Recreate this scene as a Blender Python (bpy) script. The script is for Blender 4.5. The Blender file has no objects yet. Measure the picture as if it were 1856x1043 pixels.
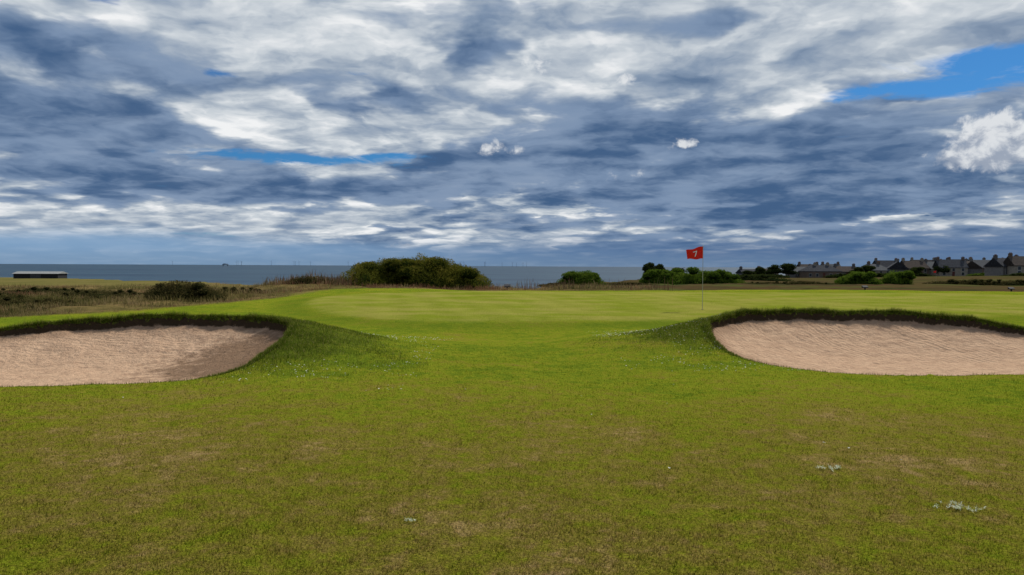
import bpy, math, random
import numpy as np
from mathutils import Vector
rad=math.radians
rng=np.random.default_rng(7); random.seed(7)
scene=bpy.context.scene
scene.view_settings.view_transform='Standard'; scene.view_settings.look='None'
scene.view_settings.exposure=0; scene.view_settings.gamma=1

# ---------------------------------------------------------------- node helper
class NT:
    def __init__(s,tree): s.t=tree; s.n=tree.nodes; s.l=tree.links
    def put(s,inp,v):
        if v is None: return
        if isinstance(v,bpy.types.NodeSocket): s.l.new(v,inp)
        else:
            if isinstance(v,(tuple,list)) and inp.type=='RGBA' and len(v)==3: v=(*v,1)
            inp.default_value=v
    def m(s,op,a,b=None,c=None,clamp=False):
        n=s.n.new('ShaderNodeMath'); n.operation=op; n.use_clamp=clamp
        s.put(n.inputs[0],a); s.put(n.inputs[1],b); s.put(n.inputs[2],c); return n.outputs[0]
    def vm(s,op,a,b=None):
        n=s.n.new('ShaderNodeVectorMath'); n.operation=op
        s.put(n.inputs[0],a); s.put(n.inputs[1],b)
        return n.outputs['Value'] if op in('LENGTH','DISTANCE','DOT_PRODUCT') else n.outputs[0]
    def sep(s,v):
        n=s.n.new('ShaderNodeSeparateXYZ'); s.l.new(v,n.inputs[0]); return n.outputs
    def comb(s,x,y,z=0.0):
        n=s.n.new('ShaderNodeCombineXYZ'); s.put(n.inputs[0],x); s.put(n.inputs[1],y); s.put(n.inputs[2],z); return n.outputs[0]
    def noise(s,v,scale,detail=4,rough=.55,dist=0.,color=False):
        n=s.n.new('ShaderNodeTexNoise'); s.put(n.inputs['Vector'],v)
        n.inputs['Scale'].default_value=scale; n.inputs['Detail'].default_value=detail
        n.inputs['Roughness'].default_value=rough; n.inputs['Distortion'].default_value=dist
        return n.outputs[1] if color else n.outputs[0]
    def voro(s,v,scale,sm=.6):
        n=s.n.new('ShaderNodeTexVoronoi'); n.voronoi_dimensions='2D'; n.feature='SMOOTH_F1'; s.put(n.inputs['Vector'],v)
        n.inputs['Scale'].default_value=scale; n.inputs['Smoothness'].default_value=sm; return n.outputs['Distance']
    def ss(s,v,a,b,lo=0.,hi=1.,smooth=True):
        n=s.n.new('ShaderNodeMapRange'); n.interpolation_type='SMOOTHSTEP' if smooth else 'LINEAR'
        s.put(n.inputs[0],v); s.put(n.inputs[1],a); s.put(n.inputs[2],b); s.put(n.inputs[3],lo); s.put(n.inputs[4],hi)
        return n.outputs[0]
    def mix(s,f,a,b,blend='MIX'):
        n=s.n.new('ShaderNodeMix'); n.data_type='RGBA'; n.blend_type=blend
        s.put(n.inputs[0],f); s.put(n.inputs[6],a); s.put(n.inputs[7],b); return n.outputs[2]
    def ramp(s,f,stops):
        n=s.n.new('ShaderNodeValToRGB'); s.put(n.inputs[0],f); e=n.color_ramp.elements
        while len(e)<len(stops): e.new(.5)
        for el,(p,c) in zip(e,stops): el.position=p; el.color=(*c,1)
        return n.outputs[0]
    def attr(s,name,out='Fac'):
        n=s.n.new('ShaderNodeAttribute'); n.attribute_name=name; return n.outputs[out]
    def pos(s): return s.n.new('ShaderNodeNewGeometry').outputs['Position']

def new_mat(name):
    m=bpy.data.materials.new(name); m.use_nodes=True; m.node_tree.nodes.clear()
    nt=NT(m.node_tree); o=nt.n.new('ShaderNodeOutputMaterial'); return m,nt,o
def principled(nt,o,col,rough=.8,spec=.2,normal=None,metal=0.):
    b=nt.n.new('ShaderNodeBsdfPrincipled'); nt.put(b.inputs['Base Color'],col)
    nt.put(b.inputs['Roughness'],rough); nt.put(b.inputs['Specular IOR Level'],spec); nt.put(b.inputs['Metallic'],metal)
    if normal is not None: nt.l.new(normal,b.inputs['Normal'])
    nt.l.new(b.outputs[0],o.inputs[0]); return b
def bump(nt,h,strength,dist,normal=None):
    b=nt.n.new('ShaderNodeBump'); nt.put(b.inputs['Strength'],strength); nt.put(b.inputs['Distance'],dist)
    nt.l.new(h,b.inputs['Height'])
    if normal is not None: nt.l.new(normal,b.inputs['Normal'])
    return b.outputs[0]
def simple(name,c1,c2=None,scale=3.,rough=.8,spec=.2,bumpd=0.):
    m,nt,o=new_mat(name); p=nt.pos(); c2=c2 or tuple(x*.75 for x in c1)
    f=nt.noise(p,scale,5,.6); col=nt.mix(nt.ss(f,.35,.65),c1,c2)
    principled(nt,o,col,rough,spec,bump(nt,f,.5,bumpd) if bumpd else None); return m

# ---------------------------------------------------------------- numpy noise
_lat=rng.random((256,256))
def vnoise(x,y,sc,oct=4,rough=.5,seed=0):
    x=np.asarray(x,float)*sc+seed*17.3+1000; y=np.asarray(y,float)*sc+seed*9.1+1000
    out=0; amp=1; tot=0
    for o in range(oct):
        xi=np.floor(x).astype(int); yi=np.floor(y).astype(int); fx=x-xi; fy=y-yi
        fx=fx*fx*(3-2*fx); fy=fy*fy*(3-2*fy)
        g=lambda a,b:_lat[a&255,b&255]
        v=(g(xi,yi)*(1-fx)+g(xi+1,yi)*fx)*(1-fy)+(g(xi,yi+1)*(1-fx)+g(xi+1,yi+1)*fx)*fy
        out=out+v*amp; tot+=amp; amp*=rough; x=x*2.03+7.7; y=y*2.03+3.1
    return out/tot
def sstep(a,b,v):
    t=np.clip((v-a)/(b-a),0,1); return t*t*(3-2*t)

# ---------------------------------------------------------------- plan shapes
def smooth_loop(pts,n=10):
    P=np.array(pts,float); N=len(P); out=[]
    for i in range(N):
        p0,p1,p2,p3=P[i-1],P[i],P[(i+1)%N],P[(i+2)%N]
        for k in range(n):
            t=k/n
            out.append(.5*((2*p1)+(-p0+p2)*t+(2*p0-5*p1+4*p2-p3)*t*t+(-p0+3*p1-3*p2+p3)*t**3))
    return np.array(out)
def sdist(px,py,poly):
    """negative inside"""
    d2=np.full(px.shape,1e18); inside=np.zeros(px.shape,bool); N=len(poly)
    for i in range(N):
        ax,ay=poly[i][:2]; bx,by=poly[(i+1)%N][:2]
        ex,ey=bx-ax,by-ay; L=ex*ex+ey*ey+1e-12
        t=np.clip(((px-ax)*ex+(py-ay)*ey)/L,0,1)
        dx=px-ax-t*ex; dy=py-ay-t*ey; d2=np.minimum(d2,dx*dx+dy*dy)
        c=((ay>py)!=(by>py))
        if ey!=0: inside^= c&(px<(bx-ax)*(py-ay)/ey+ax)
    d=np.sqrt(d2); return np.where(inside,-d,d)
# x, y, height of lip
BL=smooth_loop([(-9.2,9.75,.02),(-7.6,9.6,.0),(-6.5,9.7,.0),(-5.4,9.9,.0),(-4.6,10.2,.01),(-4.15,10.7,.05),(-3.95,11.5,.17),(-3.85,12.3,.36),
 (-4.0,13.3,.54),(-4.6,14.05,.61),(-5.7,14.35,.62),(-7.1,14.2,.59),(-8.3,13.9,.54),(-9.4,13.4,.42),(-10.6,12.8,.35),(-11.3,11.6,.25),(-10.6,10.3,.08)])
BR=smooth_loop([(4.45,12.1,.0),(5.22,11.3,.0),(6.33,11.0,.0),(7.73,11.15,.0),(9.2,11.5,.05),(10.4,12.4,.15),(10.9,13.6,.3),(10.3,14.7,.42),
 (9.4,15.2,.55),(8.3,15.85,.62),(6.9,16.15,.62),(5.7,16.05,.63),(4.85,15.75,.60),(4.1,15.1,.48),(3.85,14.3,.28),(3.95,13.2,.08)])
GREEN=smooth_loop([(-3.6,20.2),(-6.0,23.5),(-8.0,29),(-7.8,35),(-3,38.5),(4,40),(14,40.5),(22,39.5),(30,36),(26,30),(16,23.5),(7,20.6),(0,19.8)],6)
MOWN=smooth_loop([(-400,-400),(-400,0),(-60,10),(-21,16.8),(-15.8,21.0),(-12.6,26.5),(-11.0,33),(-10,40),(-5,43.5),(5,43.6),(14,48),(30,53),(60,58),(120,52),(400,0),(400,-400)],5)
MOWN2=smooth_loop([(-230,160),(-120,118),(-52,84),(-30,72),(-30,84),(-75,150),(-160,230),(-230,230)],5)

def bunker(x,y,P):
    m=(x>P[:,0].min()-6)&(x<P[:,0].max()+6)&(y>P[:,1].min()-6)&(y<P[:,1].max()+7)
    sd=np.full(x.shape,50.); add=np.zeros(x.shape)
    xx,yy=x[m],y[m]; d=sdist(xx,yy,P)+(vnoise(xx,yy,2.2,3,.6,61)-.5)*.17
    W=np.zeros(xx.shape); Z=np.zeros(xx.shape)
    for p in P:
        w=1/((xx-p[0])**2+(yy-p[1])**2+.015)**1.7; W+=w; Z+=w*p[2]
    lip=Z/W*(1+(vnoise(xx,yy,1.1,3,.6,62)-.5)*.24)
    out=lip*np.exp(-(np.maximum(d,0)/1.9)**1.6)
    di=np.maximum(-d,0); t=np.clip(di/2.6,0,1); s=1-(1-t)**1.9
    step=.03+.20*lip
    floor=-.12
    ins=(lip-step)*(1-s)+floor*s - .0
    a=np.where(d<0,ins,out)
    a=np.where((d<0)&(d>-.05),out+(ins-out)*(-d/.05),a)
    sd[m]=d; add[m]=a
    lf=np.zeros(x.shape); lf[m]=lip*(np.exp(-(np.maximum(d,0)/1.6)**2))
    return sd,add,lf
LA=np.radians([-180,-90,-50,-34.6,-26,-17.7,-10,0,3,4.5,8,11,16,24,35,90,180])
LR=np.array([1600,900,330,270,150,88,58,52,56,88,100,200,330,450,700,1600,1600])
def base_h(x,y):
    r=np.hypot(x,y); az=np.arctan2(x,y)
    z=-np.maximum(r-42,0)*.0095
    z=z+.02*sstep(17.3,19.6,y)*sstep(60,40,r)+.16*sstep(24,42,y)*sstep(56,44,y)*sstep(-14,-6,x)
    gm=(x>-12)&(x<34)&(y>16)&(y<44); gz=np.zeros(x.shape)
    if gm.any(): gz[gm]=sstep(1.4,-.8,sdist(x[gm],y[gm],GREEN))*.15*sstep(44,36,y[gm])
    z=z+gz
    z=z-.09*np.exp(-((y-17.2)/1.5)**2)*np.exp(-(x/4)**2)
    z=z+.16*np.exp(-((y-45)/4)**2)*sstep(12,20,x)*sstep(80,60,x)
    z=z-.35*sstep(-13,-22,x)*sstep(20,30,y)
    z=z+.45*np.exp(-((x+12.5)/4.5)**2-((y-46)/6)**2)
    z=z+1.5*sstep(.38,.6,az)*sstep(150,300,r)
    z=z+(vnoise(x,y,.25,3,.5,1)-.5)*.14*sstep(0,8,r)+(vnoise(x,y,.05,3,.5,2)-.5)*.5*sstep(45,90,r)
    rough=sstep(0,3,sdist(x,y,MOWN))
    z=z+rough*(vnoise(x,y,.5,4,.6,3)-.5)*.45*sstep(300,60,r)
    L=np.interp(az,LA,LR)
    z=z-np.minimum(np.maximum(r-L,0)*.25,40)
    return z
def H(x,y,full=False):
    x=np.asarray(x,float); y=np.asarray(y,float)
    z=base_h(x,y); a,za,la=bunker(x,y,BL); b,zb,lb=bunker(x,y,BR)
    z=z+za+zb; sand=np.minimum(a,b)
    z=np.where(sand<0,z+(vnoise(x,y,2.5,4,.65,5)-.5)*.07,z+(vnoise(x,y,3,2,.5,6)-.5)*.012)
    if full: return z,sand,np.maximum(la,lb)
    return z
def H1(x,y): return float(H(np.array([x]),np.array([y]))[0])

# ---------------------------------------------------------------- mesh helpers
def mesh_np(name,verts,faces=None,quads=None,mats=(),attrs=None,smooth=False,parent=None):
    me=bpy.data.meshes.new(name); V=np.asarray(verts,np.float32)
    F=quads if quads is not None else faces
    k=4 if quads is not None else 3; F=np.asarray(F,np.int32); nf=len(F)
    me.vertices.add(len(V)); me.vertices.foreach_set('co',V.ravel())
    me.loops.add(nf*k); me.loops.foreach_set('vertex_index',F.ravel())
    me.polygons.add(nf); me.polygons.foreach_set('loop_start',np.arange(nf,dtype=np.int32)*k)
    me.polygons.foreach_set('loop_total',np.full(nf,k,np.int32))
    if smooth: me.polygons.foreach_set('use_smooth',np.ones(nf,bool))
    me.update(calc_edges=True)
    for n,a in (attrs or {}).items():
        at=me.attributes.new(n,'FLOAT','POINT'); at.data.foreach_set('value',np.asarray(a,np.float32))
    for m in mats: me.materials.append(m)
    ob=bpy.data.objects.new(name,me); scene.collection.objects.link(ob)
    if parent: ob.parent=parent
    return ob
def mesh_py(name,V,F,mat,parent=None,smooth=False,loc=None):
    me=bpy.data.meshes.new(name); me.from_pydata(V,[],F); me.materials.append(mat); me.update()
    if smooth:
        for p in me.polygons: p.use_smooth=True
    ob=bpy.data.objects.new(name,me); scene.collection.objects.link(ob)
    if parent: ob.parent=parent
    if loc: ob.location=loc
    return ob
def boxes(name,lst,mat,parent=None):
    V=[];F=[]
    for (x0,x1,y0,y1,z0,z1) in lst:
        b=len(V); V+=[(x0,y0,z0),(x1,y0,z0),(x1,y1,z0),(x0,y1,z0),(x0,y0,z1),(x1,y0,z1),(x1,y1,z1),(x0,y1,z1)]
        F+=[tuple(b+i for i in f) for f in((0,3,2,1),(4,5,6,7),(0,1,5,4),(1,2,6,5),(2,3,7,6),(3,0,4,7))]
    return mesh_py(name,V,F,mat,parent)
def empty(name,loc,rot=0):
    e=bpy.data.objects.new(name,None); scene.collection.objects.link(e); e.location=loc; e.rotation_euler[2]=rot
    e.empty_display_size=.3; return e
def tube(pts,radii,seg=8):
    V=[];F=[]
    for i,(p,r) in enumerate(zip(pts,radii)):
        p=Vector(p); a=Vector(pts[max(i-1,0)]); b=Vector(pts[min(i+1,len(pts)-1)]); d=(b-a).normalized()
        q=d.to_track_quat('Z','Y')
        for k in range(seg):
            t=2*math.pi*k/seg; V.append(tuple(p+q@Vector((math.cos(t)*r,math.sin(t)*r,0))))
    for i in range(len(pts)-1):
        for k in range(seg):
            F.append((i*seg+k,i*seg+(k+1)%seg,(i+1)*seg+(k+1)%seg,(i+1)*seg+k))
    F.append(tuple(range(seg))[::-1]); F.append(tuple((len(pts)-1)*seg+k for k in range(seg)))
    return V,F

# ---------------------------------------------------------------- ground colours
def fairway_colour(nt):
    p=nt.pos(); s=nt.sep(p); x,y=s[0],s[1]
    n1=nt.noise(p,.40,4,.62); n2=nt.noise(p,2.1,4,.65); n3=nt.noise(p,9,3,.7); n4=nt.noise(p,70,2,.7)
    dry=nt.m('ADD',nt.ss(y,12.0,5.5,0,.42),nt.m('MULTIPLY',nt.m('SUBTRACT',n1,.5),1.25))
    dry=nt.m('ADD',dry,nt.m('MULTIPLY',nt.m('SUBTRACT',n2,.5),1.2))
    dry=nt.m('ADD',dry,nt.m('MULTIPLY',nt.m('SUBTRACT',n3,.5),1.2))
    dry=nt.m('ADD',dry,.19)
    col=nt.ramp(dry,[(0.,(.112,.158,.012)),(.28,(.172,.200,.014)),(.50,(.180,.172,.021)),(.75,(.205,.165,.038)),(1,(.30,.215,.085))])
    v=nt.m('MULTIPLY',nt.ss(n4,.25,.75,.52,1.42),nt.ss(y,4.,11.,.84,1.06))  # fine turf noise; sunlit mid fairway and dimmer foreground painted in by distance
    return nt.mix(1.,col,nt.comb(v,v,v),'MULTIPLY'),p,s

def ground_material():
    m,nt,o=new_mat('ground_turf_and_sand')
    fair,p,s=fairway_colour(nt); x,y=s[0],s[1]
    sand=nt.attr('sand'); gr=nt.attr('green'); mown=nt.attr('mown'); lip=nt.attr('lip')
    fn=nt.noise(p,14,4,.7); ff=nt.noise(p,55,3,.75); fm=nt.noise(p,2.2,4,.6); fl=nt.noise(p,.08,5,.6)
    wv=nt.m('SINE',nt.m('MULTIPLY',nt.m('ADD',nt.m('MULTIPLY',x,.97),nt.m('MULTIPLY',y,.18)),5.2))
    gcol=nt.mix(nt.ss(nt.noise(nt.comb(x,nt.m('MULTIPLY',y,1.6)),.35,6,.65),.35,.66),(.165,.200,.018),(.250,.238,.050))
    gv=nt.m('ADD',1.,nt.m('MULTIPLY',wv,.035)); gcol=nt.mix(1.,gcol,nt.comb(gv,gv,gv),'MULTIPLY')
    gf=nt.ss(nt.m('ADD',gr,nt.m('MULTIPLY',nt.m('SUBTRACT',fm,.5),.9)),.30,-.35)
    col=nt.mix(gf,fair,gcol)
    cg=nt.m('MULTIPLY',nt.ss(gr,1.8,.5),nt.ss(gr,-.2,.45)); col=nt.mix(nt.m('MULTIPLY',cg,.45),col,(.090,.13,.012))
    semi=nt.mix(nt.ss(fn,.35,.65),(.048,.078,.008),(.115,.135,.018))
    col=nt.mix(nt.ss(nt.m('ADD',lip,nt.m('MULTIPLY',nt.m('SUBTRACT',fm,.5),.35)),.03,.30,0,.9),col,semi)
    rc=nt.ramp(nt.m('ADD',nt.m('MULTIPLY',fl,.4),nt.m('MULTIPLY',nt.noise(p,.35,5,.72),.6)),
       [(.36,(.035,.035,.014)),(.46,(.080,.068,.024)),(.53,(.145,.110,.042)),(.62,(.19,.13,.060))])
    rc=nt.mix(nt.ss(nt.m('ADD',nt.attr('mown2'),nt.m('MULTIPLY',nt.m('SUBTRACT',fl,.5),30.)),3,-3,0,.75),rc,(.125,.115,.036))
    rcr=nt.ramp(nt.noise(nt.comb(nt.m('MULTIPLY',x,.25),y),.16,5,.6),[(.35,(.030,.040,.013)),(.5,(.068,.044,.022)),(.65,(.060,.075,.020))])
    rc=nt.mix(nt.ss(x,-5,12),rc,rcr)
    mf=nt.ss(nt.m('ADD',mown,nt.m('MULTIPLY',nt.m('SUBTRACT',fm,.5),2.5)),-.5,1.)
    col=nt.mix(mf,col,rc)
    # sand
    sc=nt.mix(nt.ss(nt.noise(p,5,6,.75),.3,.7),(.56,.385,.260),(.40,.265,.178))
    sc=nt.mix(nt.ss(ff,.48,.78,0,.55),sc,(.22,.14,.095))
    dark_patch=nt.m('MULTIPLY',nt.m('SUBTRACT',1.,nt.vm('LENGTH',nt.vm('MULTIPLY',nt.vm('SUBTRACT',p,(-4.35,12.2,0.)),(.46,.40,0.)))),1.2)  # darker sand around the right end of the left bunker
    dark_patch=nt.m('ADD',dark_patch,nt.m('MULTIPLY',nt.m('SUBTRACT',nt.noise(p,2.5,6,.75),.5),1.8))
    sc=nt.mix(nt.ss(dark_patch,.1,.7,0,.74),sc,(.13,.08,.05))
    sc=nt.mix(nt.ss(nt.m('ADD',sand,nt.m('MULTIPLY',nt.m('SUBTRACT',fn,.5),.25)),-.50,-.06,0,.55),sc,(.18,.11,.07))
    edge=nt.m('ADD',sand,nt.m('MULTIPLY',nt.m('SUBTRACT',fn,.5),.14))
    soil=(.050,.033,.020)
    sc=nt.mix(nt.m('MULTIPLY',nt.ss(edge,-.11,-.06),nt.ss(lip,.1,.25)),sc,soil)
    sf=nt.ss(edge,-.005,-.02)
    col=nt.mix(sf,col,sc)
    lx=nt.m('ADD',nt.m('MULTIPLY',x,.93),nt.m('MULTIPLY',y,.37))
    rk=nt.m('ADD',nt.m('MULTIPLY',lx,56.),nt.m('MULTIPLY',nt.noise(p,1.4,3,.55),11.))
    rake=nt.m('MULTIPLY',nt.m('SINE',rk),nt.ss(x,-1,1))
    ly=nt.m('ADD',nt.m('MULTIPLY',y,56.),nt.m('MULTIPLY',nt.noise(p,1.4,3,.6),12.))
    rakel=nt.m('MULTIPLY',nt.m('SINE',ly),nt.ss(x,1,-1,0,.55))
    rk=nt.m('MULTIPLY',nt.m('ADD',rake,rakel),nt.ss(nt.noise(p,1.1,4,.65),.40,.60,.05,1.))
    hs=nt.m('ADD',nt.m('MULTIPLY',rk,.38),nt.m('MULTIPLY',nt.noise(p,9,5,.72),4.2))
    hg=nt.m('ADD',nt.m('MULTIPLY',ff,1.4),nt.m('MULTIPLY',nt.noise(p,7,3,.6),2.8))
    hh=nt.m('ADD',nt.m('MULTIPLY',hs,sf),nt.m('MULTIPLY',hg,nt.m('SUBTRACT',1.,sf)))
    nb=bump(nt,hh,nt.ss(y,45.,80.,.85,.15),.022)
    principled(nt,o,col,1.,0.,nb); return m
MG=ground_material()

# ---------------------------------------------------------------- ground sheet
def axis(segs,lo,hi,g=1.13):
    a=[]
    for s0,s1,st in segs: a+=list(np.arange(s0,s1,st))
    a.append(segs[-1][1]); st=segs[-1][2]; v=a[-1]
    while v<hi: st*=g; v+=st; a.append(v)
    v=a[0]; st=segs[0][2]; pre=[]
    while v>lo: st*=g; v-=st; pre.append(v)
    return np.array(pre[::-1]+a)
xs=axis([(-26,-12,.2),(-12,-3.4,.045),(-3.4,3.4,.1),(3.4,11.3,.045),(11.3,26,.2)],-1600,1600,1.09)
ys=axis([(2,9.3,.1),(9.3,16.7,.045),(16.7,26,.12),(26,60,.3)],-800,1600,1.07)
X,Y=np.meshgrid(xs,ys); sh=X.shape; xf,yf=X.ravel(),Y.ravel()
zf,sandf,lipf=H(xf,yf,True)
nx,ny=len(xs),len(ys)
ii=(np.arange(ny-1)[:,None]*nx+np.arange(nx-1)[None,:]).ravel()
Q=np.stack([ii,ii+1,ii+nx+1,ii+nx],1)
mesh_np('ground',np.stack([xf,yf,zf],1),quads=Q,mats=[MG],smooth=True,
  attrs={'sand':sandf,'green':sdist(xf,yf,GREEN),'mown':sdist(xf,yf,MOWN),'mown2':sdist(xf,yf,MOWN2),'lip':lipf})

# ---------------------------------------------------------------- sea
def sea_mat():
    m,nt,o=new_mat('sea_water'); p=nt.pos(); s=nt.sep(p)
    st=nt.comb(nt.m('MULTIPLY',s[0],.35),s[1])
    n=nt.noise(st,.004,5,.6); n2=nt.noise(st,.05,4,.6)
    col=nt.mix(nt.ss(n,.35,.65),(.010,.032,.066),(.024,.060,.098))
    col=nt.mix(nt.ss(n2,.45,.75,0,.35),col,(.05,.095,.13))
    principled(nt,o,col,.6,.12,bump(nt,nt.noise(p,.35,4,.6),.5,.4)); return m
R=60000.; ang=[2*math.pi*k/128 for k in range(128)]
mesh_py('sea',[(0,0,-24)]+[(R*math.cos(a),R*math.sin(a),-24) for a in ang],[(0,1+k,1+(k+1)%128) for k in range(128)],sea_mat())

# ---------------------------------------------------------------- grass blades
def blade_mat(name,kind):
    m,nt,o=new_mat(name); r=nt.attr('rnd'); tip=nt.attr('tip')
    if kind=='fair':
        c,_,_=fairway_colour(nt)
        c=nt.mix(1.,c,nt.ramp(r,[(0,(.48,.62,.4)),(.45,(1.0,1.04,.9)),(.8,(1.5,1.35,1.3)),(1,(2.4,1.95,3.0))]),'MULTIPLY')  # tint per blade; the pale ones put highlights and glints into the colour
    elif kind=='semi':
        c=nt.ramp(r,[(0,(.038,.078,.006)),(.5,(.085,.130,.011)),(.85,(.18,.19,.028)),(1,(.38,.32,.14))])
    else:
        c=nt.ramp(r,[(0,(.042,.058,.016)),(.3,(.11,.105,.030)),(.6,(.22,.17,.070)),(.9,(.36,.27,.14)),(1,(.21,.11,.065))])
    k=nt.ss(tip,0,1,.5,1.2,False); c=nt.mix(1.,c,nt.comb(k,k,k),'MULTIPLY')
    d=nt.n.new('ShaderNodeBsdfDiffuse'); t=nt.n.new('ShaderNodeBsdfTranslucent'); mx=nt.n.new('ShaderNodeMixShader')
    nt.l.new(c,d.inputs[0]); nt.l.new(c,t.inputs[0]); mx.inputs[0].default_value=.45
    nt.l.new(d.outputs[0],mx.inputs[1]); nt.l.new(t.outputs[0],mx.inputs[2]); nt.l.new(mx.outputs[0],o.inputs[0]); return m
def blades(name,x,y,h,w,mat,lean=.5,z=None,leandir=None,bend=False,rnd=None):
    N=len(x); z=H(x,y) if z is None else z
    a=rng.random(N)*2*np.pi; la=rng.random(N)*2*np.pi; l=h*lean*rng.random(N)
    root=np.stack([x,y,z-.004],1); side=np.stack([np.cos(a),np.sin(a),np.zeros(N)],1)*(w/2)[:,None]
    L=np.stack([np.cos(la)*l,np.sin(la)*l,np.zeros(N)],1)
    if leandir is not None: L=L+leandir*h[:,None]
    up=np.zeros((N,3)); up[:,2]=np.sqrt(np.maximum(h**2-(L**2).sum(1),(h*.25)**2))
    rn=rng.random(N) if rnd is None else rnd
    if not bend:
        V=np.stack([root-side,root+side,root+L+up],1).reshape(-1,3)
        F=np.arange(3*N).reshape(N,3); tip=np.tile([0,0,1.],N); R_=np.repeat(rn,3)
    else:
        mid=root+L*.3+up*.6
        V=np.stack([root-side,root+side,mid+side*.8,mid-side*.8,root+L+up*.97],1).reshape(-1,3)
        b=np.arange(N)*5
        F=np.concatenate([np.stack([b,b+1,b+2],1),np.stack([b,b+2,b+3],1),np.stack([b+3,b+2,b+4],1)])
        tip=np.tile([0,0,.6,.6,1.],N); R_=np.repeat(rn,5)
    return mesh_np(name,V,faces=F,mats=[mat],attrs={'rnd':R_,'tip':tip})
def clear(x,y,mar=0.):
    return (bunker(x,y,BL)[0]>mar)&(bunker(x,y,BR)[0]>mar)
N=520000
y=3.0*np.exp(rng.random(N)**1.1*math.log(16.5/3.0)); x=(rng.random(N)*2-1)*(y*.78+1.2)
k=clear(x,y,.02)&(rng.random(N)<sstep(17,11,y)+.0); x,y=x[k],y[k]; n=len(x)
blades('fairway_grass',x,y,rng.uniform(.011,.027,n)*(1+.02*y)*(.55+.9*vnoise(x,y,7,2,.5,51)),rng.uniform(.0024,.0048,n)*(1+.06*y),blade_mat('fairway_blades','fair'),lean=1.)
def ring(P,n,d0,d1,pw=1.):
    i=rng.integers(0,len(P),n); t=rng.random(n)[:,None]
    A=P[i]; B=P[(i+1)%len(P)]; c=A+(B-A)*t; e=B-A; nrm=np.stack([e[:,1],-e[:,0]],1); nrm/=np.linalg.norm(nrm,axis=1)[:,None]
    cx=P[:,0].mean(); cy=P[:,1].mean()
    flip=np.sign(nrm[:,0]*(c[:,0]-cx)+nrm[:,1]*(c[:,1]-cy)); nrm*=flip[:,None]
    d=d0+(d1-d0)*rng.random(n)**pw
    return c[:,0]+nrm[:,0]*d,c[:,1]+nrm[:,1]*d,c[:,2],nrm,d
gx=[];gy=[];gh=[];gl=[]
for P in(BL,BR):
    a,b,l,nr,d=ring(P,180000,.0,2.8,1.2)
    thr=np.clip(l/.3,0,1)*np.clip(1.2-d/2.3+(vnoise(a,b,1.6,3,.6,41)-.5)*1.6,0,1)
    k=(rng.random(len(a))<thr)&clear(a,b)
    gx.append(a[k]);gy.append(b[k]);gh.append(rng.uniform(.02,.075,k.sum())*(1-.2*d[k])*(.3+1.4*vnoise(a[k],b[k],4,2,.5,44))); gl.append(np.zeros((k.sum(),3)))
    a,b,l,nr,d=ring(P,100000,-.12,.15,1.); sdv=bunker(a,b,P)[0]
    k=(rng.random(len(a))<np.clip(l/.12,.12,1))&(sdv>-.02)&(sdv<.09); sdv=sdv[k]
    ll=l[k]; tuft=.2+1.7*vnoise(a[k],b[k],5.,2,.6,43)
    gx.append(a[k]);gy.append(b[k]);gh.append(rng.uniform(.03,.11,k.sum())*np.clip(.4+ll,.35,1.)*tuft)
    q=np.zeros((k.sum(),3)); q[:,:2]=-nr[k]*rng.uniform(0,.8,k.sum())[:,None]*np.clip(ll/.3,0,1)[:,None]; gl.append(q)
x=np.concatenate(gx);y=np.concatenate(gy);h=np.concatenate(gh);ld=np.concatenate(gl)
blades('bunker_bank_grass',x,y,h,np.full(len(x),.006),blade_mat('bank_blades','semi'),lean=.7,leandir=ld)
# long rough
N=150000
y=16*np.exp(rng.random(N)*math.log(75/16.)); x=-(y*.80+3)*rng.random(N)
x=np.where(rng.random(N)<.18,rng.uniform(-9,9,N),x)
md=sdist(x,y,MOWN); r_=np.hypot(x,y); Lr=np.interp(np.arctan2(x,y),LA,LR)
cl=vnoise(x,y,.45,3,.6,11)
k=(md>.0)&(r_<Lr+2)&(cl>.34+.14*rng.random(N)); x,y,cl,md=x[k],y[k],cl[k],md[k]; n=len(x)
hh=rng.uniform(.10,.42,n)*np.clip(md/2,.25,1)*(.4+cl)
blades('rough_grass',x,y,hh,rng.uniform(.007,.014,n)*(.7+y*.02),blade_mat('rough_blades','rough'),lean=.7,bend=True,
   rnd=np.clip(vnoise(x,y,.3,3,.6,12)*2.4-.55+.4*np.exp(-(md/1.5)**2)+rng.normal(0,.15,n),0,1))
# daisies
N=1800
a=rng.uniform(-3.9,-1.3,N//2); b=rng.uniform(9,17,N//2); c=rng.uniform(1.8,4.6,N//2); d=rng.uniform(11,18,N//2)
x=np.concatenate([a,c]);y=np.concatenate([b,d]); k=clear(x,y,.05)&(vnoise(x,y,1.1,2,.5,21)>.51); x,y=x[k],y[k]
xx=rng.uniform(-6,6,16);yy=rng.uniform(5.,10,16); x=np.concatenate([x,xx]);y=np.concatenate([y,yy]); k=clear(x,y,.05);x,y=x[k],y[k]
z=H(x,y)+.035; V=[];F=[]
for i in range(len(x)):
    b=len(V); r=random.uniform(.006,.012)
    V+=[(x[i]+r*math.cos(t*math.pi/3),y[i]+r*math.sin(t*math.pi/3),z[i]+random.uniform(-.004,.006)) for t in range(6)]; F.append(tuple(range(b,b+6)))
mesh_py('daisies',V,F,simple('daisy_white',(.62,.62,.55),rough=.7))
wm=simple('pale_weed',(.60,.62,.50),(.32,.38,.22),40)
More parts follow.
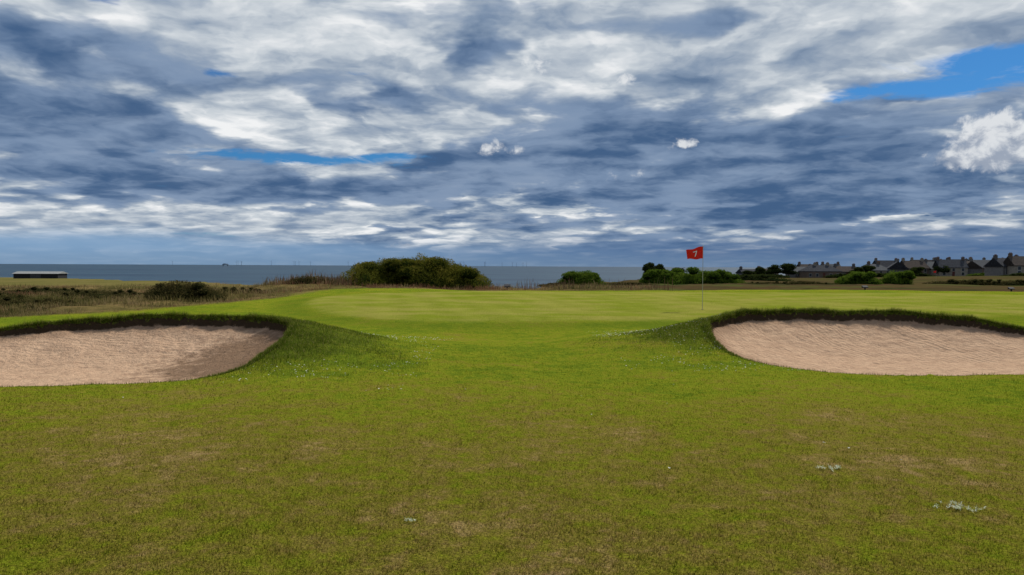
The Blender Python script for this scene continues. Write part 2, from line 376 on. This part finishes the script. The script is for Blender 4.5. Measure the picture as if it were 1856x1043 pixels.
for (cx,cy,r) in((2.93,4.80,.12),(2.48,5.7,.08),(-.62,4.55,.02)):
    V=[];F=[]; z0=H1(cx,cy)
    for j in range(int(40*r/.12)):
        a=random.random()*6.28; q=r*random.random()**.7; px=cx+math.cos(a)*q*1.4; py=cy+math.sin(a)*q*.9
        for i in range(9):
            t=random.random()*6.28; l=random.uniform(.008,.024); wd=random.uniform(.0012,.003); b=len(V); zz=z0+random.uniform(.008,.022)
            V+=[(px-wd*math.sin(t),py+wd*math.cos(t),zz),(px+wd*math.sin(t),py-wd*math.cos(t),zz),(px+l*math.cos(t),py+l*math.sin(t),zz+random.uniform(.004,.012))]; F.append((b,b+1,b+2))
    mesh_py('pale_weed_patch',V,F,wm)

# ---------------------------------------------------------------- bushes and trees
def leaf_mat(name,stops):
    m,nt,o=new_mat(name); r=nt.attr('rnd'); c=nt.ramp(r,stops)
    d=nt.n.new('ShaderNodeBsdfDiffuse'); t=nt.n.new('ShaderNodeBsdfTranslucent'); mx=nt.n.new('ShaderNodeMixShader')
    nt.l.new(c,d.inputs[0]); nt.l.new(c,t.inputs[0]); mx.inputs[0].default_value=.25
    nt.l.new(d.outputs[0],mx.inputs[1]); nt.l.new(t.outputs[0],mx.inputs[2]); nt.l.new(mx.outputs[0],o.inputs[0]); return m
M_gorse=leaf_mat('gorse_foliage',[(0,(.014,.024,.006)),(.4,(.052,.064,.010)),(.7,(.125,.125,.018)),(1,(.25,.20,.04))])
M_dark=leaf_mat('dark_foliage',[(0,(.010,.016,.006)),(.5,(.030,.045,.012)),(1,(.07,.08,.02))])
M_heath=leaf_mat('heath_foliage',[(0,(.014,.018,.006)),(.5,(.055,.052,.018)),(1,(.13,.10,.038))])
M_green=leaf_mat('green_foliage',[(0,(.018,.035,.008)),(.5,(.07,.12,.012)),(1,(.16,.22,.03))])
M_bark=simple('bark',(.06,.045,.035),(.03,.025,.02),8,.9,.1)
def foliage(name,lobes,n,ls,mat,parent=None,trunk=None):
    Ls=np.array(lobes,float); vol=(Ls[:,3]*Ls[:,5]); vol/=vol.sum()
    i=rng.choice(len(Ls),n,p=vol); u=rng.normal(size=(n,3)); u/=np.linalg.norm(u,axis=1)[:,None]
    u[:,2]=np.where(u[:,2]<-.3,-u[:,2],u[:,2])
    clump=.5+.5*np.sin(u[:,0]*7+i*2.1)*np.sin(u[:,1]*6+i)*np.sin(u[:,2]*8+i*.7)
    rr=(.72+.36*rng.random(n)**.6)*(.88+.26*clump)+rng.normal(0,.03,n)
    C=Ls[i,:3]+u*Ls[i,3:]*rr[:,None]
    a=rng.normal(size=(n,3)); a/=np.linalg.norm(a,axis=1)[:,None]; b=np.cross(a,rng.normal(size=(n,3))); b/=np.linalg.norm(b,axis=1)[:,None]
    s=ls*rng.uniform(.5,1.3,n)[:,None]
    V=np.stack([C-a*s*.5-b*s*.3,C-a*s*.4+b*s*.35,C+a*s*.8],1).reshape(-1,3)
    rn=np.clip(.08+.52*clump*(rr>.85)+.28*rng.random(n)+.20*u[:,2],0,1)  # highlights painted on lobe tops and outer clumps, shade painted inside, plus random tone
    V=[V];F=[np.arange(3*n).reshape(-1,3)];Rn=[np.repeat(rn,3)];off=3*n
    for (x,y,z,rx,ry,rz) in lobes:
        nu,nv=14,8; P=[]
        for q in range(nv+1):
            th=math.pi*q/nv
            for k in range(nu):
                ph=2*math.pi*k/nu; w=.74+.10*math.sin(3*ph+q+x)+.05*random.random()
                P.append((x+rx*w*math.sin(th)*math.cos(ph),y+ry*w*math.sin(th)*math.sin(ph),z+rz*w*math.cos(th)))
        f=[]
        for q in range(nv):
            for k in range(nu):
                A=off+q*nu+k;B=off+q*nu+(k+1)%nu;f+=[(A,A+nu,B+nu),(A,B+nu,B)]
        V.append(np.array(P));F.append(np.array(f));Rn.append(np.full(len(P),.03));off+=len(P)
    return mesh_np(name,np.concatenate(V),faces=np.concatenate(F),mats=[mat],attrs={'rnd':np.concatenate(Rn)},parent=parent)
def bush(name,cx,cy,w,dp,h,nl,n,ls,mat,skew=0,pw=.5,jit=.14):
    z0=H1(cx,cy); L=[]
    for k in range(nl):
        t=(k+.5)/nl*2-1; e=max(1-t*t*.92,.06)**pw*(1+skew*t)
        rx=w/nl*random.uniform(.7,1.15)+.06*w; rz=h*e*random.uniform(1-jit,1.03)
        L.append((cx+t*(w/2-rx*.6),cy+random.uniform(-.3,.3)*dp,z0-.05*h,rx,dp*.5*random.uniform(.7,1),rz))
    for k in range(nl*2):
        t=random.uniform(-.85,.85); e=max(1-t*t*.92,.06)**pw*(1+skew*t); q=random.uniform(.16,.26)*h
        L.append((cx+t*w/2*.92,cy-random.uniform(.0,.35)*dp,z0+h*e*random.uniform(.45,.80),q*1.6,q*1.4,q))
    return foliage(name,L,n,ls,mat)
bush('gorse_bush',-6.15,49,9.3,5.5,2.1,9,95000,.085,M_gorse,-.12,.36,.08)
bush('gorse_bush',-14.7,33,3.4,2.2,.80,5,16000,.06,M_heath)
for (cx,cy,ww,hh_) in((-19.2,31,2.6,.4),(-23,34,4.2,.45),(-24,44,6,.5),(-16.8,25.8,1.6,.25),(-20,37,4,.4),(-28,40,5,.5),(-14.5,40,3,.4),(-33,52,9,.6),(-22,52,5,.45),(-18,24.5,2,.28)):
    bush('heather_clump',cx,cy,ww,ww*.6,hh_,4,7000,.06,M_heath,0,.4,.5)
bush('gorse_bush',-12.2,45,3.0,2,.5,4,7000,.06,M_heath)
bush('elder_bush',7.0,76,4.6,3.2,1.7,5,16000,.12,M_green,0,.5,.3)
bush('bramble_thicket',5.5,75,5.5,2,.4,7,5000,.10,M_heath)
bush('willow_thicket',22.8,92,12.5,5,1.95,9,34000,.14,M_green,-.15,.4,.4)
bush('willow_bush',17.5,90,4,3,2.1,4,11000,.14,M_green,0,.5,.3)
bush('willow_bush',43.0,92,4.5,4,1.6,4,12000,.14,M_green,.1,.5,.3)
bush('willow_bush',47.5,91,3.6,4,1.9,4,12000,.14,M_green,.0,.5,.3)
bush('bramble_thicket',12.5,80,7,2,.4,8,5000,.1,M_heath)
bush('bramble_thicket',33,88,12,2,.5,9,7000,.12,M_heath,0,.3,.5)
bush('bramble_thicket',62,96,16,3,.9,12,10000,.14,M_heath,0,.3,.6)
bush('hedge_bush',40,140,26,4,1.4,14,12000,.2,M_dark,0,.3,.4)
bush('hedge_bush',-93,182,9,5,1.3,7,8000,.22,M_green,-.3)
wx=np.concatenate([rng.uniform(-15,-9,2600),rng.uniform(-1,10,700)]); wy=np.concatenate([rng.uniform(44,50,2600),rng.uniform(45,54,700)])
kk=vnoise(wx,wy,.6,2,.5,31)>.5; wx,wy=wx[kk],wy[kk]
blades('dock_weeds',wx,wy,rng.uniform(.2,.7,len(wx))*vnoise(wx,wy,.9,2,.5,33)*1.9,np.full(len(wx),.035),simple('dock_seed',(.19,.095,.055),(.21,.155,.07),2),lean=.35,bend=True)

def tree(name,x,y,h,w,mat,n=3500,ls=.3):
    z=H1(x,y); e=empty(name,(x,y,z-.1))
    V,F=tube([(0,0,0),(.05*h,0,.3*h),(.0,.02*h,.6*h),(.03*h,0,.85*h)],[.035*h,.026*h,.018*h,.006*h]); mesh_py('trunk',V,F,M_bark,e)
    V=[];F=[]
    for k in range(6):
        a=k*1.1; v,f=tube([(0.03*h,0,(.3+.07*k)*h),(w*.22*math.cos(a),w*.22*math.sin(a),(.45+.07*k)*h),(w*.4*math.cos(a),w*.4*math.sin(a),(.55+.06*k)*h)],[.014*h,.009*h,.003*h],5)
        b=len(V); V+=v; F+=[tuple(b+i for i in q) for q in f]
    mesh_py('limbs',V,F,M_bark,e)
    L=[(random.uniform(-.25,.25)*w,random.uniform(-.2,.2)*w,h*random.uniform(.3,.82),w*random.uniform(.2,.32),w*random.uniform(.2,.32),h*random.uniform(.12,.2)) for _ in range(10)]
    foliage('crown',L,n,ls,mat,e); return e
for (x,y,h,w) in((112,318,6.,8),(118,316,6.5,9),(108,322,5.,6),(150,322,4.8,6),(153,318,5.2,6),(172,315,4.8,6),(186,320,5.2,7),(232,325,5.5,8),(17.4,94,2.8,1.8),(18.9,95,2.7,1.7),(21.6,96,2.6,2.6),(96,300,3.2,5)):
    tree('broadleaf_tree' if y>120 else 'willow_tree',x,y,h,w,M_dark,3500,.35 if y>120 else .13)
bush('garden_hedge',150,300,46,4,2.0,22,12000,.35,M_dark,0,.3,.4)
bush('garden_hedge',205,300,40,4,1.6,18,12000,.35,M_green,0,.3,.4)
bush('garden_hedge',95,285,24,4,1.4,12,8000,.35,M_dark,0,.3,.4)
bush('garden_hedge',175,240,34,4,1.4,18,10000,.3,M_dark,0,.3,.5)

# ---------------------------------------------------------------- houses
walls=[simple('harling_grey',(.17,.16,.15),(.13,.125,.12),1.2,.95,.02),simple('harling_cream',(.25,.22,.18),(.19,.17,.14),1.2,.95,.02),simple('granite_wall',(.12,.115,.11),(.09,.085,.083),2.,.95,.02),simple('harling_brown',(.15,.11,.085),(.11,.085,.07),1.5,.95,.02)]
roofs=[simple('slate_roof',(.060,.063,.072),(.042,.043,.049),1.5,.95,.02),simple('tile_roof',(.08,.065,.057),(.058,.05,.045),1.5,.95,.02),simple('slate_pale',(.095,.10,.108),(.075,.078,.083),1.5,.9,.03)]
glass=simple('window_glass',(.03,.035,.045),rough=.1,spec=.5); white=simple('white_paint',(.72,.72,.70),rough=.5); frame_m=simple('window_paint',(.4,.4,.38)); door_m=simple('door_paint',(.10,.03,.025)); pot=simple('chimney_pot',(.25,.13,.08))
def house(x,y,w,h,rot=0,hip=False,i=0,dp=8.):
    z=H1(x,y); e=empty('stone_house',(x,y,z-.3),rot); h*=.92; he=h*.56; a=w/2; b=dp/2
    V=[(-a,-b,0),(a,-b,0),(a,b,0),(-a,b,0),(-a,-b,he),(a,-b,he),(a,b,he),(-a,b,he)]; F=[(0,1,5,4),(2,3,7,6)]
    g=b*.9 if hip else 0
    if hip: F+=[(1,2,6,5),(3,0,4,7)]
    else: V+=[(-a,0,h-.1),(a,0,h-.1)]; F+=[(1,2,6,9,5),(3,0,4,8,7)]
    mesh_py('walls',V,F,walls[i%4],e)
    o=.35; t=.16; zo=he-.12
    R=[(-a-o,-b-o,zo),(a+o,-b-o,zo),(a+o,b+o,zo),(-a-o,b+o,zo),(-a-o+g,0,h),(a+o-g,0,h)]
    V=R+[(p[0],p[1],p[2]+t) for p in R]
    F=[(6,7,11,10),(8,9,10,11),(7,8,11),(9,6,10),(0,1,7,6),(1,2,8,7),(2,3,9,8),(3,0,6,9),(0,4,5,1),(2,5,4,3),(0,3,4),(1,5,2)]
    mesh_py('roof',V,F,roofs[i%3],e)
    cs=[];ps=[]
    for cx in ([-a+.55,a-.55] if not hip else [-.3*a,a*.45]):
        cs.append((cx-.55,cx+.55,-.45,.45,h-.9,h+1.)); cs.append((cx-.62,cx+.62,-.52,.52,h+1.,h+1.12))
        for q in(-.3,0.05,.38): ps.append((cx+q-.1,cx+q+.1,-.1,.1,h+1.12,h+1.45))
    boxes('chimneys',cs,walls[(i+2)%4],e); boxes('chimney_pots',ps,pot,e)
    fr=[];gl=[]; floors=[1.5] if h<5.8 else [1.5,he-1.0]; nw=max(2,int(w/2.8))
    for fz in floors:
        for k in range(nw):
            cx=-a+w*(k+.5)/nw
            if fz==floors[0] and k==nw//2: continue
            fr.append((cx-.6,cx+.6,-b-.05,-b+.02,fz-.65,fz+.75)); gl.append((cx-.5,cx+.5,-b-.08,-b-.052,fz-.55,fz+.65))
    boxes('window_frames',fr,frame_m,e); boxes('windows',gl,glass,e)
    cx=-a+w*(nw//2+.5)/nw; boxes('door',[(cx-.5,cx+.5,-b-.06,-b+.02,0.3,2.5)],door_m,e)
    return e
specs=[(.322,335,10,4.2,.1,0),(.345,345,9,4.6,-.2,0),(.390,330,10,5.6,.2,0),(.416,322,15,6.2,.05,1),(.449,330,9,5.6,-.1,0),(.487,325,12,6.6,.1,1),
 (.520,325,9,7.8,1.2,0),(.541,330,10,8.,.1,0),(.569,335,9,7.6,0.2,0),(.592,322,11,8.2,-.2,0),(.617,322,8,7.4,1.3,0),(.635,325,12,8.,.1,0),(.667,268,10,7.2,.2,0),(.689,262,9,7.8,-.1,0),(.73,265,11,7.5,.1,0),(.77,270,10,7.5,.0,0),
 (.40,375,11,7.5,.2,0),(.43,380,9,7.6,0,0),(.505,380,12,9.5,.1,0),(.555,385,12,9.6,-.1,0),(.58,378,9,9.4,.3,0),(.605,384,13,9.8,.1,0),(.65,370,11,9.,.1,0)]
for i,(u,d,w,h,r,hp) in enumerate(specs): house(u*d,d,w,h,r,bool(hp),i)
e=empty('farm_shed',(-116,182,H1(-116,182)-.55),rad(8))
boxes('walls',[(-5.,5.,-2.5,2.5,0,1.75)],simple('tarred_boards',(.02,.02,.022)),e)
mesh_py('roof',[(-5.3,-2.8,1.7),(5.3,-2.8,1.7),(5.3,2.8,1.7),(-5.3,2.8,1.7),(-5.3,0,2.25),(5.3,0,2.25)],[(0,1,5,4),(2,3,4,5),(0,4,3),(1,2,5),(0,3,2,1)],simple('pale_sheet_roof',(.26,.27,.27),rough=.8,spec=.05),e)
boxes('doors',[(-1.2,1.2,-2.56,-2.48,0,1.6)],simple('shed_door',(.06,.06,.065)),e)

# ---------------------------------------------------------------- flagstick
M_flag=simple('flag_red',(.72,.022,.012),(.62,.015,.010),20,.65,.15)
def flagstick(x,y,s=1.,num=True,fx=1.):
    z=H1(x,y); e=empty('golf_flagstick',(x,y,z)); Hh=2.13*s
    V,F=tube([(0,0,-.1),(0,0,.5),(0,0,Hh)],[.010,.0095,.007],10); mesh_py('pole',V,F,simple('pole_paint',(.40,.39,.32),(.32,.31,.26),3,.5,.3),e)
    V,F=tube([(0,0,Hh),(0,0,Hh+.015),(0,0,Hh+.03)],[.012,.013,.004],10); mesh_py('pole_cap',V,F,white,e)
    V,F=tube([(0,0,-.001),(0,0,.003)],[.054,.054],20); mesh_py('cup',V,F,simple('cup_shadow',(.02,.02,.02)),e)
    def wave(s_,t):
        xx=-s_*.57*(1-.10*t); yy=.045*math.sin(s_*7+t*1.2)*s_**.6+.02*math.sin(t*3+s_*4)
        zz=Hh-.01-.42*t*(1-.28*s_)-.13*s_**1.2+.018*math.sin(s_*8+t)
        return (xx,yy,zz)
    nu,nv=20,12; V=[wave(i/nu,j/nv) for j in range(nv+1) for i in range(nu+1)]
    F=[(j*(nu+1)+i,j*(nu+1)+i+1,(j+1)*(nu+1)+i+1,(j+1)*(nu+1)+i) for j in range(nv) for i in range(nu)]
    mesh_py('flag',V,F,M_flag,e,True)
    if num:
        V=[];F=[]
        def quadstrip(p,q,wd,off):
            n=6
            dx,dy=q[0]-p[0],q[1]-p[1]; l=math.hypot(dx,dy); nx_,ny_=-dy/l*wd/2,dx/l*wd/2
            b=len(V)
            for k in range(n+1):
                t=k/n; c=(p[0]+dx*t,p[1]+dy*t)
                for sg in(-1,1):
                    w=wave(c[0]+nx_*sg,c[1]+ny_*sg); V.append((w[0],w[1]+off,w[2]))
            for k in range(n): F.append((b+2*k,b+2*k+1,b+2*k+3,b+2*k+2))
        for off in(-.004,.004):
            sgn=1 if off<0 else -1
            f=lambda a:(.5-sgn*a[0],a[1])
            quadstrip(f((-.13,.28)),f((.13,.28)),.07,off); quadstrip(f((.11,.31)),f((-.03,.72)),.07,off)
        mesh_py('hole_number',V,F,white,e)
    return e
flagstick(6.42,24.9)
flagstick(86,150,1.,False)
mk=simple('dark_marker',(.03,.03,.035))
for(x,y) in((26.5,55.5),(38.5,57),(-0.3,46.5)):
    z=H1(x,y); e=empty('tee_marker_box',(x,y,z)); boxes('post',[(-.04,.04,-.04,.04,-.1,.25)],mk,e)
    mesh_py('sloped_top',[(-.2,-.12,.24),(.2,-.12,.24),(.2,.12,.24),(-.2,.12,.24),(-.2,-.12,.3),(.2,-.12,.3),(.2,.12,.42),(-.2,.12,.42)],[(0,3,2,1),(4,5,6,7),(0,1,5,4),(1,2,6,5),(2,3,7,6),(3,0,4,7)],mk,e)

# ---------------------------------------------------------------- offshore wind farm, rig
V=[];F=[]
def addtri(p): 
    b=len(V); V.extend(p); F.append(tuple(range(b,b+len(p))))
for i in range(30):
    az=random.uniform(-25,1.5); d=random.uniform(15000,19000); x=d*math.tan(rad(az)); y=d; hb=70
    addtri([(x-2.5,y,-24),(x+2.5,y,-24),(x+1.5,y,hb),(x-1.5,y,hb)])
    addtri([(x,y-2.5,-24),(x,y+2.5,-24),(x,y+1.5,hb),(x,y-1.5,hb)])
    a0=random.random()*2
    for k in range(3):
        a=a0+k*2.094; c,s=math.cos(a),math.sin(a); L=45
        addtri([(x-s*1.5,y-4,hb+c*1.5),(x+s*1.5,y-4,hb-c*1.5),(x+c*L,y-4,hb+s*L)])
mesh_py('offshore_wind_farm',V,F,simple('turbine_grey',(.16,.20,.26)))
e=empty('offshore_platform',(-4650,12000,-24)); pm=simple('platform_steel',(.16,.19,.24))
boxes('deck',[(-45,45,-20,20,22,32),(-30,10,-15,15,32,42)],pm,e); boxes('legs',[(-40,-33,-15,-8,-2,22),(33,40,-15,-8,-2,22),(-40,-33,8,15,-2,22),(33,40,8,15,-2,22)],pm,e); boxes('crane',[(25,29,-2,2,32,50)],pm,e)

# ---------------------------------------------------------------- sky
w=bpy.data.worlds.new('World'); scene.world=w; w.use_nodes=True; w.node_tree.nodes.clear(); nt=NT(w.node_tree)
try: w.cycles.sampling_method='MANUAL'; w.cycles.sample_map_resolution=256
except Exception as ex: print(ex)
SUN_AZ,SUN_EL=38,47
sky=nt.n.new('ShaderNodeTexSky'); sky.sky_type='NISHITA'; sky.sun_disc=False; sky.sun_elevation=rad(SUN_EL); sky.sun_rotation=rad(SUN_AZ)
sky.air_density=1.; sky.dust_density=.5; sky.ozone_density=3
tc=nt.n.new('ShaderNodeTexCoord'); D_=nt.vm('NORMALIZE',tc.outputs['Generated']); s=nt.sep(D_)
az=nt.m('MULTIPLY',nt.m('ARCTAN2',s[0],s[1]),57.2958); el=nt.m('MULTIPLY',nt.m('ARCSINE',s[2]),57.2958)
zc=nt.m('ADD',nt.m('MAXIMUM',s[2],0.),.14)
P=nt.comb(nt.m('DIVIDE',s[0],zc),nt.m('DIVIDE',s[1],zc))
warp=nt.noise(P,1.4,5,.6,color=True)
wc=nt.vm('SUBTRACT',warp,(.5,.5,.5))
AE=nt.comb(az,el)
wv=nt.vm('MULTIPLY',wc,(13.,5.5,0.))
AEw=nt.vm('ADD',AE,wv)
def gsum(lst,src):
    tot=None
    for (a,e_,sa,se,amp) in lst:
        l=nt.vm('LENGTH',nt.vm('MULTIPLY',nt.vm('SUBTRACT',src,(a,e_,0.)),(1/sa,1/se,0.)))
        g=nt.m('MULTIPLY',nt.m('EXPONENT',nt.m('MULTIPLY',nt.m('MULTIPLY',l,l),-1.)),amp)
        tot=g if tot is None else nt.m('ADD',tot,g)
    return tot
dark=gsum([(14,9.2,13,1.9,.60),(21,5.0,17,2.0,.62),(-3,16.7,5,1.5,.28),(13.5,18,4.5,1.2,.20),(-33,9.4,8,2.6,.36),(-11,12.3,3.5,.9,.20),(-15,5.6,14,1.1,.40),(-34,5.5,8,1.,.28),(-1,7.8,6,1.1,.26),(-32,14.5,6,1.4,.20),(34,18.5,4,1.2,.12),
  (28,16,9,2.4,-.36),(20,13.8,7,1.7,-.28),(-20,11.6,8,1.5,-.26),(-28,2.6,17,.7,-.36),(-13.8,9.7,7,.7,-.20),(6,14.6,4.5,1.9,-.24),(0,6.0,7,.5,-.22),(5,3.9,7,.35,-.26),(30,3.2,8,.28,-.3),(-24,17,5,1.2,-.12)],AEw)
Pd=nt.vm('ADD',P,nt.vm('MULTIPLY',wc,(.42,.42,0.)))
nL=nt.noise(Pd,.95,8,.56)
nE=nt.noise(nt.vm('ADD',Pd,(.09,.07,0.)),1.3,5,.56); nE0=nt.noise(Pd,1.3,5,.56)
nM=nt.noise(nt.vm('ADD',Pd,(5,3,9.)),2.1,7,.58)
nF=nt.noise(nt.vm('ADD',Pd,(2,8,4.)),6.5,4,.62)
vo=nt.voro(nt.vm('ADD',P,nt.vm('MULTIPLY',wc,(.8,.8,0.))),4.0,.7)
nS=nt.noise(nt.comb(nt.m('MULTIPLY',az,.05),nt.m('MULTIPLY',el,.5),4.),1.,4,.55,.4)
dd=nt.m('ADD',nt.m('MULTIPLY',nt.m('SUBTRACT',nL,.5),1.9),nt.m('MULTIPLY',dark,1.2))
dd=nt.m('ADD',dd,nt.m('MULTIPLY',nt.m('SUBTRACT',nF,.5),.28))
dd=nt.m('ADD',dd,nt.m('MULTIPLY',nt.m('SUBTRACT',nS,.5),.4))
dd=nt.m('ADD',dd,nt.m('MULTIPLY',nt.m('SUBTRACT',vo,.35),.28))
rim=nt.m('ADD',dd,.07); rim=nt.m('EXPONENT',nt.m('MULTIPLY',nt.m('MULTIPLY',rim,rim),-80.))
em=nt.m('SUBTRACT',nE0,nE)
lb=nt.m('ADD',nt.m('MULTIPLY',nt.m('SUBTRACT',nM,.5),1.35),.47)
lb=nt.m('ADD',lb,nt.m('MULTIPLY',nt.m('SUBTRACT',.35,vo),.55))
lb=nt.m('ADD',lb,nt.m('MULTIPLY',nt.m('SUBTRACT',nF,.5),.35))
lb=nt.m('ADD',lb,nt.m('MULTIPLY',em,1.8))
lb=nt.m('ADD',lb,nt.m('MULTIPLY',rim,.18))
lb=nt.m('SUBTRACT',lb,nt.m('MULTIPLY',dark,.45))
light=nt.ramp(lb,[(0.,(.12,.19,.31)),(.3,(.24,.315,.43)),(.5,(.38,.445,.53)),(.7,(.58,.63,.68)),(.95,(.88,.89,.90))])
dm=nt.ss(dd,-.04,.22)
dl=nt.m('ADD',nt.m('SUBTRACT',nM,nt.m('MULTIPLY',dd,.30)),nt.m('MULTIPLY',em,1.6))
dcol=nt.mix(nt.ss(dl,.12,.58),(.050,.110,.230),(.200,.285,.43))
cloud=nt.mix(nt.m('MULTIPLY',dm,.92),light,dcol)
sc_=nt.vm('MULTIPLY',sky.outputs[0],(.016,.044,.072))
gaps=gsum([(33.5,13.2,5,1.1,1.1),(28.5,11.9,7,.55,1.),(-16.5,7.9,8.5,.55,1.05),(-28.5,17.8,2.6,.9,1.),(-11.7,14.2,2.2,.35,.65),(-21.5,13.4,1.7,.35,.7),(5.2,20.2,2,.8,.8),(-24,2.2,9,.25,.4),(-9,8.3,3,.25,.4)],nt.vm('ADD',AE,nt.vm('MULTIPLY',wv,(.3,.25,0.))))
gm=nt.ss(nt.m('ADD',gaps,nt.m('ADD',nt.m('MULTIPLY',nt.m('SUBTRACT',nF,.5),1.4),nt.m('MULTIPLY',nt.m('SUBTRACT',nM,.5),-1.2))),.34,.92)
col=nt.mix(gm,cloud,sc_)
hz=nt.mix(nt.ss(az,-30,20),(.21,.35,.54),(.075,.150,.30))
hz=nt.mix(nt.ss(el,1.4,0.,0,.5),hz,(.17,.26,.38))
hm=nt.ss(nt.m('ADD',el,nt.m('MULTIPLY',nt.m('SUBTRACT',nS,.5),3.5)),3.0,.7)
col=nt.mix(nt.m('MULTIPLY',hm,.94),col,hz)
pn=nt.noise(nt.comb(az,nt.m('MULTIPLY',el,1.2)),.75,5,.6,.3)
pw_=nt.noise(nt.comb(az,el),.5,3,.6,color=True); AEp=nt.vm('ADD',AE,nt.vm('MULTIPLY',nt.vm('SUBTRACT',pw_,(.5,.5,.5)),(2.8,1.8,0.)))
pf=gsum([(33.4,8.1,2.8,1.8,1.4),(31.0,7.2,2.4,.6,.7),(13.1,9.1,1.1,.5,.9),(1.8,15.0,.8,1.1,.75),(-1.2,9.,2.,.8,.7),(8.4,13.6,1.,.6,.55),(8.6,6.8,2.,.45,.5),(-8,1.7,1.8,.25,.55)],AEp)
pm_=nt.ss(nt.m('ADD',pf,nt.m('MULTIPLY',nt.m('SUBTRACT',pn,.5),1.8)),.35,.85)
pm_=nt.m('MULTIPLY',pm_,nt.ss(pf,.05,.4))
pc=nt.mix(nt.ss(nt.m('ADD',pn,nt.m('MULTIPLY',nt.m('SUBTRACT',el,8.),.05)),.36,.62),(.34,.39,.48),(.78,.80,.82))
col=nt.mix(nt.m('MULTIPLY',pm_,.88),col,pc)
ten=nt.n.new('ShaderNodeVectorMath'); ten.operation='SCALE'; nt.l.new(col,ten.inputs[0]); ten.inputs['Scale'].default_value=10.
bg=nt.n.new('ShaderNodeBackground'); nt.l.new(ten.outputs[0],bg.inputs[0]); bg.inputs[1].default_value=.1
wo=nt.n.new('ShaderNodeOutputWorld'); nt.l.new(bg.outputs[0],wo.inputs[0])

sl=bpy.data.lights.new('sun','SUN'); sl.energy=4.5; sl.angle=rad(.6); sl.color=(1,.94,.83)
so=bpy.data.objects.new('sun',sl); scene.collection.objects.link(so)
sv=Vector((math.sin(rad(SUN_AZ))*math.cos(rad(SUN_EL)),math.cos(rad(SUN_AZ))*math.cos(rad(SUN_EL)),math.sin(rad(SUN_EL))))
so.rotation_euler=sv.to_track_quat('Z','Y').to_euler()

cam=bpy.data.cameras.new('camera'); cam.lens=26; cam.sensor_width=36; cam.clip_end=120000; cam.clip_start=.05
co=bpy.data.objects.new('camera',cam); scene.collection.objects.link(co); co.location=(0,0,1.6)
co.rotation_mode='QUATERNION'
from mathutils import Quaternion
co.rotation_quaternion=Quaternion((1,0,0),rad(90-1.67))@Quaternion((0,0,1),rad(.28))
scene.camera=co
